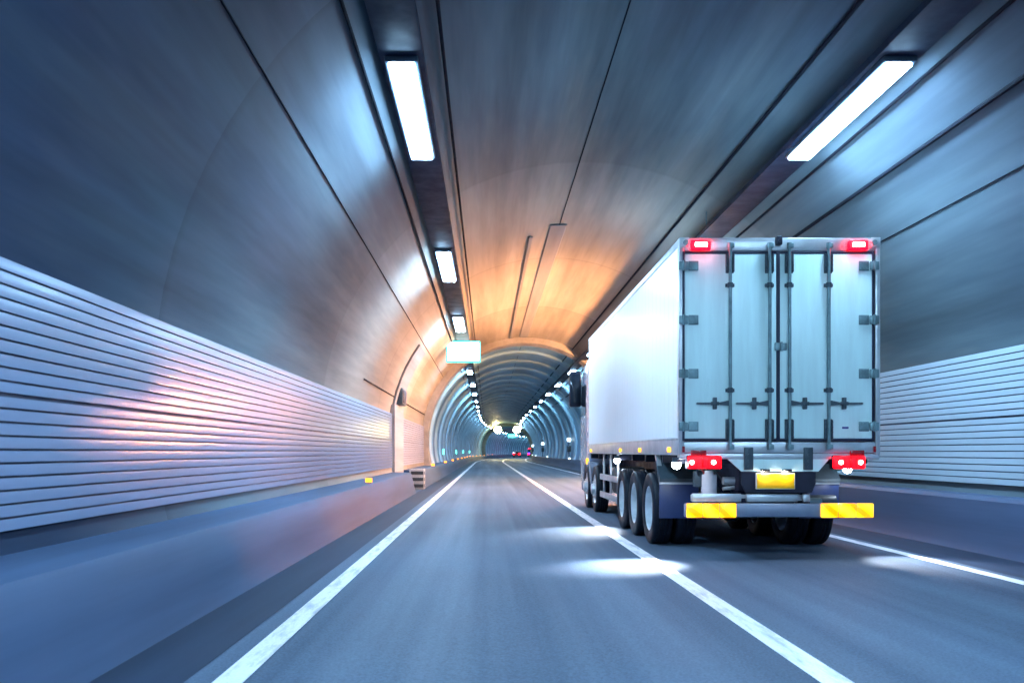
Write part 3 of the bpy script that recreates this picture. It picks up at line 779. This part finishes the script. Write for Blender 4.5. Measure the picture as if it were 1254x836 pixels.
# cab
cb = B()
y0, y1 = L + .28, L + 2.35
prism(cb, [(y0, 1.0), (y0, 3.35), (y0 + .35, 3.62), (y0 + 1.3, 3.5), (y1 - .25, 3.15), (y1 - .02, 2.3), (y1, 1.0), (y1 - .05, .55), (y0 + 1.35, .55), (y0 + 1.25, 1.0)], -1.20, 1.20, 'x')
bmesh.ops.bevel(cb, geom=[e for e in cb.edges], offset=.07, segments=3, affect='EDGES', profile=.5, clamp_overlap=True)
cab = part('cab', cb, 'cab_paint')
bm = B(); prism(bm, [(y0 + .0, 3.35), (y0 + .02, 3.86), (y0 + .5, 3.80), (y0 + 1.3, 3.52)], -1.1, 1.1, 'x'); part('roof_fairing', bm, 'cab_paint', cab)
for sx in (-1, 1):
    e = sx*1.203
    bm = B(); prism(bm, [(y0 + .75, 2.25), (y0 + .75, 3.0), (y1 - .42, 3.0), (y1 - .2, 2.25)], *sorted((e, e + sx*.012)), 'x'); part('side_window', bm, 'glass', cab)
    bm = B(); prism(bm, [(y0 + .68, 1.1), (y0 + .68, 2.2), (y1 - .15, 2.2), (y1 - .12, 1.1)], *sorted((e - sx*.001, e + sx*.010)), 'x'); part('cab_door', bm, 'cab_paint', cab)
    bm = B(); box(bm, *sorted((sx*1.22, sx*1.52)), y1 - .38, y1 - .24, 2.50, 3.42, .05)
    mi = part('wing_mirror', bm, 'chassis', cab)
    bm = B(); box(bm, *sorted((sx*1.25, sx*1.49)), y1 - .392, y1 - .381, 2.58, 3.34, .004); part('mirror_glass', bm, 'glass', cab)
    bm = B(); cyl(bm, (sx*1.2, y1 - .3, 3.36), (sx*1.34, y1 - .3, 3.36), .02, 8); cyl(bm, (sx*1.2, y1 - .3, 2.58), (sx*1.34, y1 - .3, 2.58), .02, 8); part('mirror_arm', bm, 'chassis', cab)
    bm = B(); box(bm, *sorted((e, e + sx*.05)), y0 + .15, y0 + .28, 1.05, 1.20, .02); part('turn_lamp', bm, 'marker_glow', cab)
    bm = B(); prism(bm, [(9.9, .55), (9.9, 1.0), (10.25, 1.12), (11.55, 1.12), (11.75, .9), (11.75, .5), (11.6, .5), (11.5, .9), (11.35, 1.04), (10.4, 1.04), (10.05, .6)], *sorted((sx*.95, sx*1.235)), 'x'); part('front_mudguard', bm, 'cab_paint', cab)
bm = B(); prism(bm, [(y1 - .015, 2.3), (y1 - .24, 3.12), (y1 - .22, 3.13), (y1 + .005, 2.31)], -1.05, 1.05, 'x'); part('windscreen', bm, 'glass', cab)
bm = B(); box(bm, -1.18, 1.18, y1 - .1, y1 + .05, .35, .85, .05); part('front_bumper', bm, 'cab_paint', cab)
bm = B(); box(bm, -.8, .8, y1 + .001, y1 + .02, 1.1, 1.9, .01); part('grille', bm, 'chassis', cab)
for sx in (-1, 1):
    bm = B(); box(bm, sx*.9 - .18, sx*.9 + .18, y1 + .045, y1 + .06, .5, .72, .01); part('headlight', bm, 'work_glow', cab)

# ------------------------------------------------------------------ far traffic
def car(s, u, label, paint, name='car', van=False):
    t = thing(name, label, 'car' if not van else 'van', P(s, u, 0.02), yaw(s))
    h = 2.1 if van else 1.45; w = .88 if not van else .98
    bm = B()
    if van: pr = [(0, .35), (0, 1.9), (.15, 2.05), (3.6, 2.05), (4.3, 1.25), (5.0, 1.05), (5.1, .35)]
    else: pr = [(0, .35), (0, .92), (.35, 1.0), (.9, 1.40), (2.2, 1.45), (3.1, 1.0), (4.2, .85), (4.35, .35)]
    prism(bm, pr, -w, w, 'x'); bmesh.ops.bevel(bm, geom=list(bm.edges), offset=.06, segments=2, affect='EDGES', clamp_overlap=True)
    obj('body', bm, M[paint], t)
    bm = B()
    if van: box(bm, -w + .15, w - .15, -.012, -.001, 1.15, 1.8, .004)
    else: prism(bm, [(.33, 1.02), (.80, 1.36), (.78, 1.39), (.31, 1.05)], -w + .15, w - .15, 'x')
    obj('rear_window', bm, M['glass'], t)
    for sx in (-1, 1):
        bm = B(); box(bm, sx*(w - .2) - .16, sx*(w - .2) + .16, -.025, -.001, .68, .86, .01); obj('tail_light', bm, M['red_glow'], t)
        for y in (.8, 3.5 if not van else 4.1):
            bm = B(); lathe(bm, [(.001, -.1), (.2, -.11), (.32, -.1), (.34, 0), (.32, .1), (.2, .11), (.001, .1)], 20, Matrix.Translation((sx*(w - .08), y, .34))); obj('wheel', bm, M['rubber'], t)
    if van:
        for sx in (-1, 1):
            bm = B(); box(bm, sx*.45 - .35, sx*.45 + .35, .6, .9, 2.06, 2.28, .04); obj('roof_beacon', bm, M['red_glow' if sx < 0 else 'blue_glow'], t)
            bm = B(); box(bm, sx*.6 - .22, sx*.6 + .22, -.03, -.001, .90, 1.10, .01); obj('blue_lamp', bm, M['blue_glow'], t)
    return t
car(236, -1.5, 'small far red car at the bend in the left lane', 'car_red')
car(243, 1.9, 'dark blue van with red and blue beacons at the bend in the right lane', 'car_blue', 'patrol_van', True)

# ------------------------------------------------------------------ world, camera, render
wd = bpy.data.worlds.new('World'); S.world = wd; wd.use_nodes = True
nt = wd.node_tree; bg = nt.nodes['Background']
sky = nt.nodes.new('ShaderNodeTexSky'); sky.sky_type = 'NISHITA'; sky.sun_disc = False
sky.sun_elevation = R_(35); sky.sun_rotation = R_(200)
nt.links.new(sky.outputs[0], bg.inputs['Color']); bg.inputs['Strength'].default_value = .05

cam = bpy.data.cameras.new('camera'); co = bpy.data.objects.new('camera', cam); COL.objects.link(co)
co.location = (0, 0, 1.35); co.rotation_euler = (R_(90), 0, 0)
cam.sensor_width = 36; cam.lens = 36*1136/1254; cam.shift_x = 30/1254; cam.shift_y = 135/1254
cam.clip_end = 3000; cam.clip_start = .05
cam.dof.use_dof = True; cam.dof.focus_distance = 13; cam.dof.aperture_fstop = 2.5
S.camera = co
S.view_settings.view_transform = 'Standard'; S.view_settings.look = 'None'
S.view_settings.exposure = 1.0; S.view_settings.gamma = 1
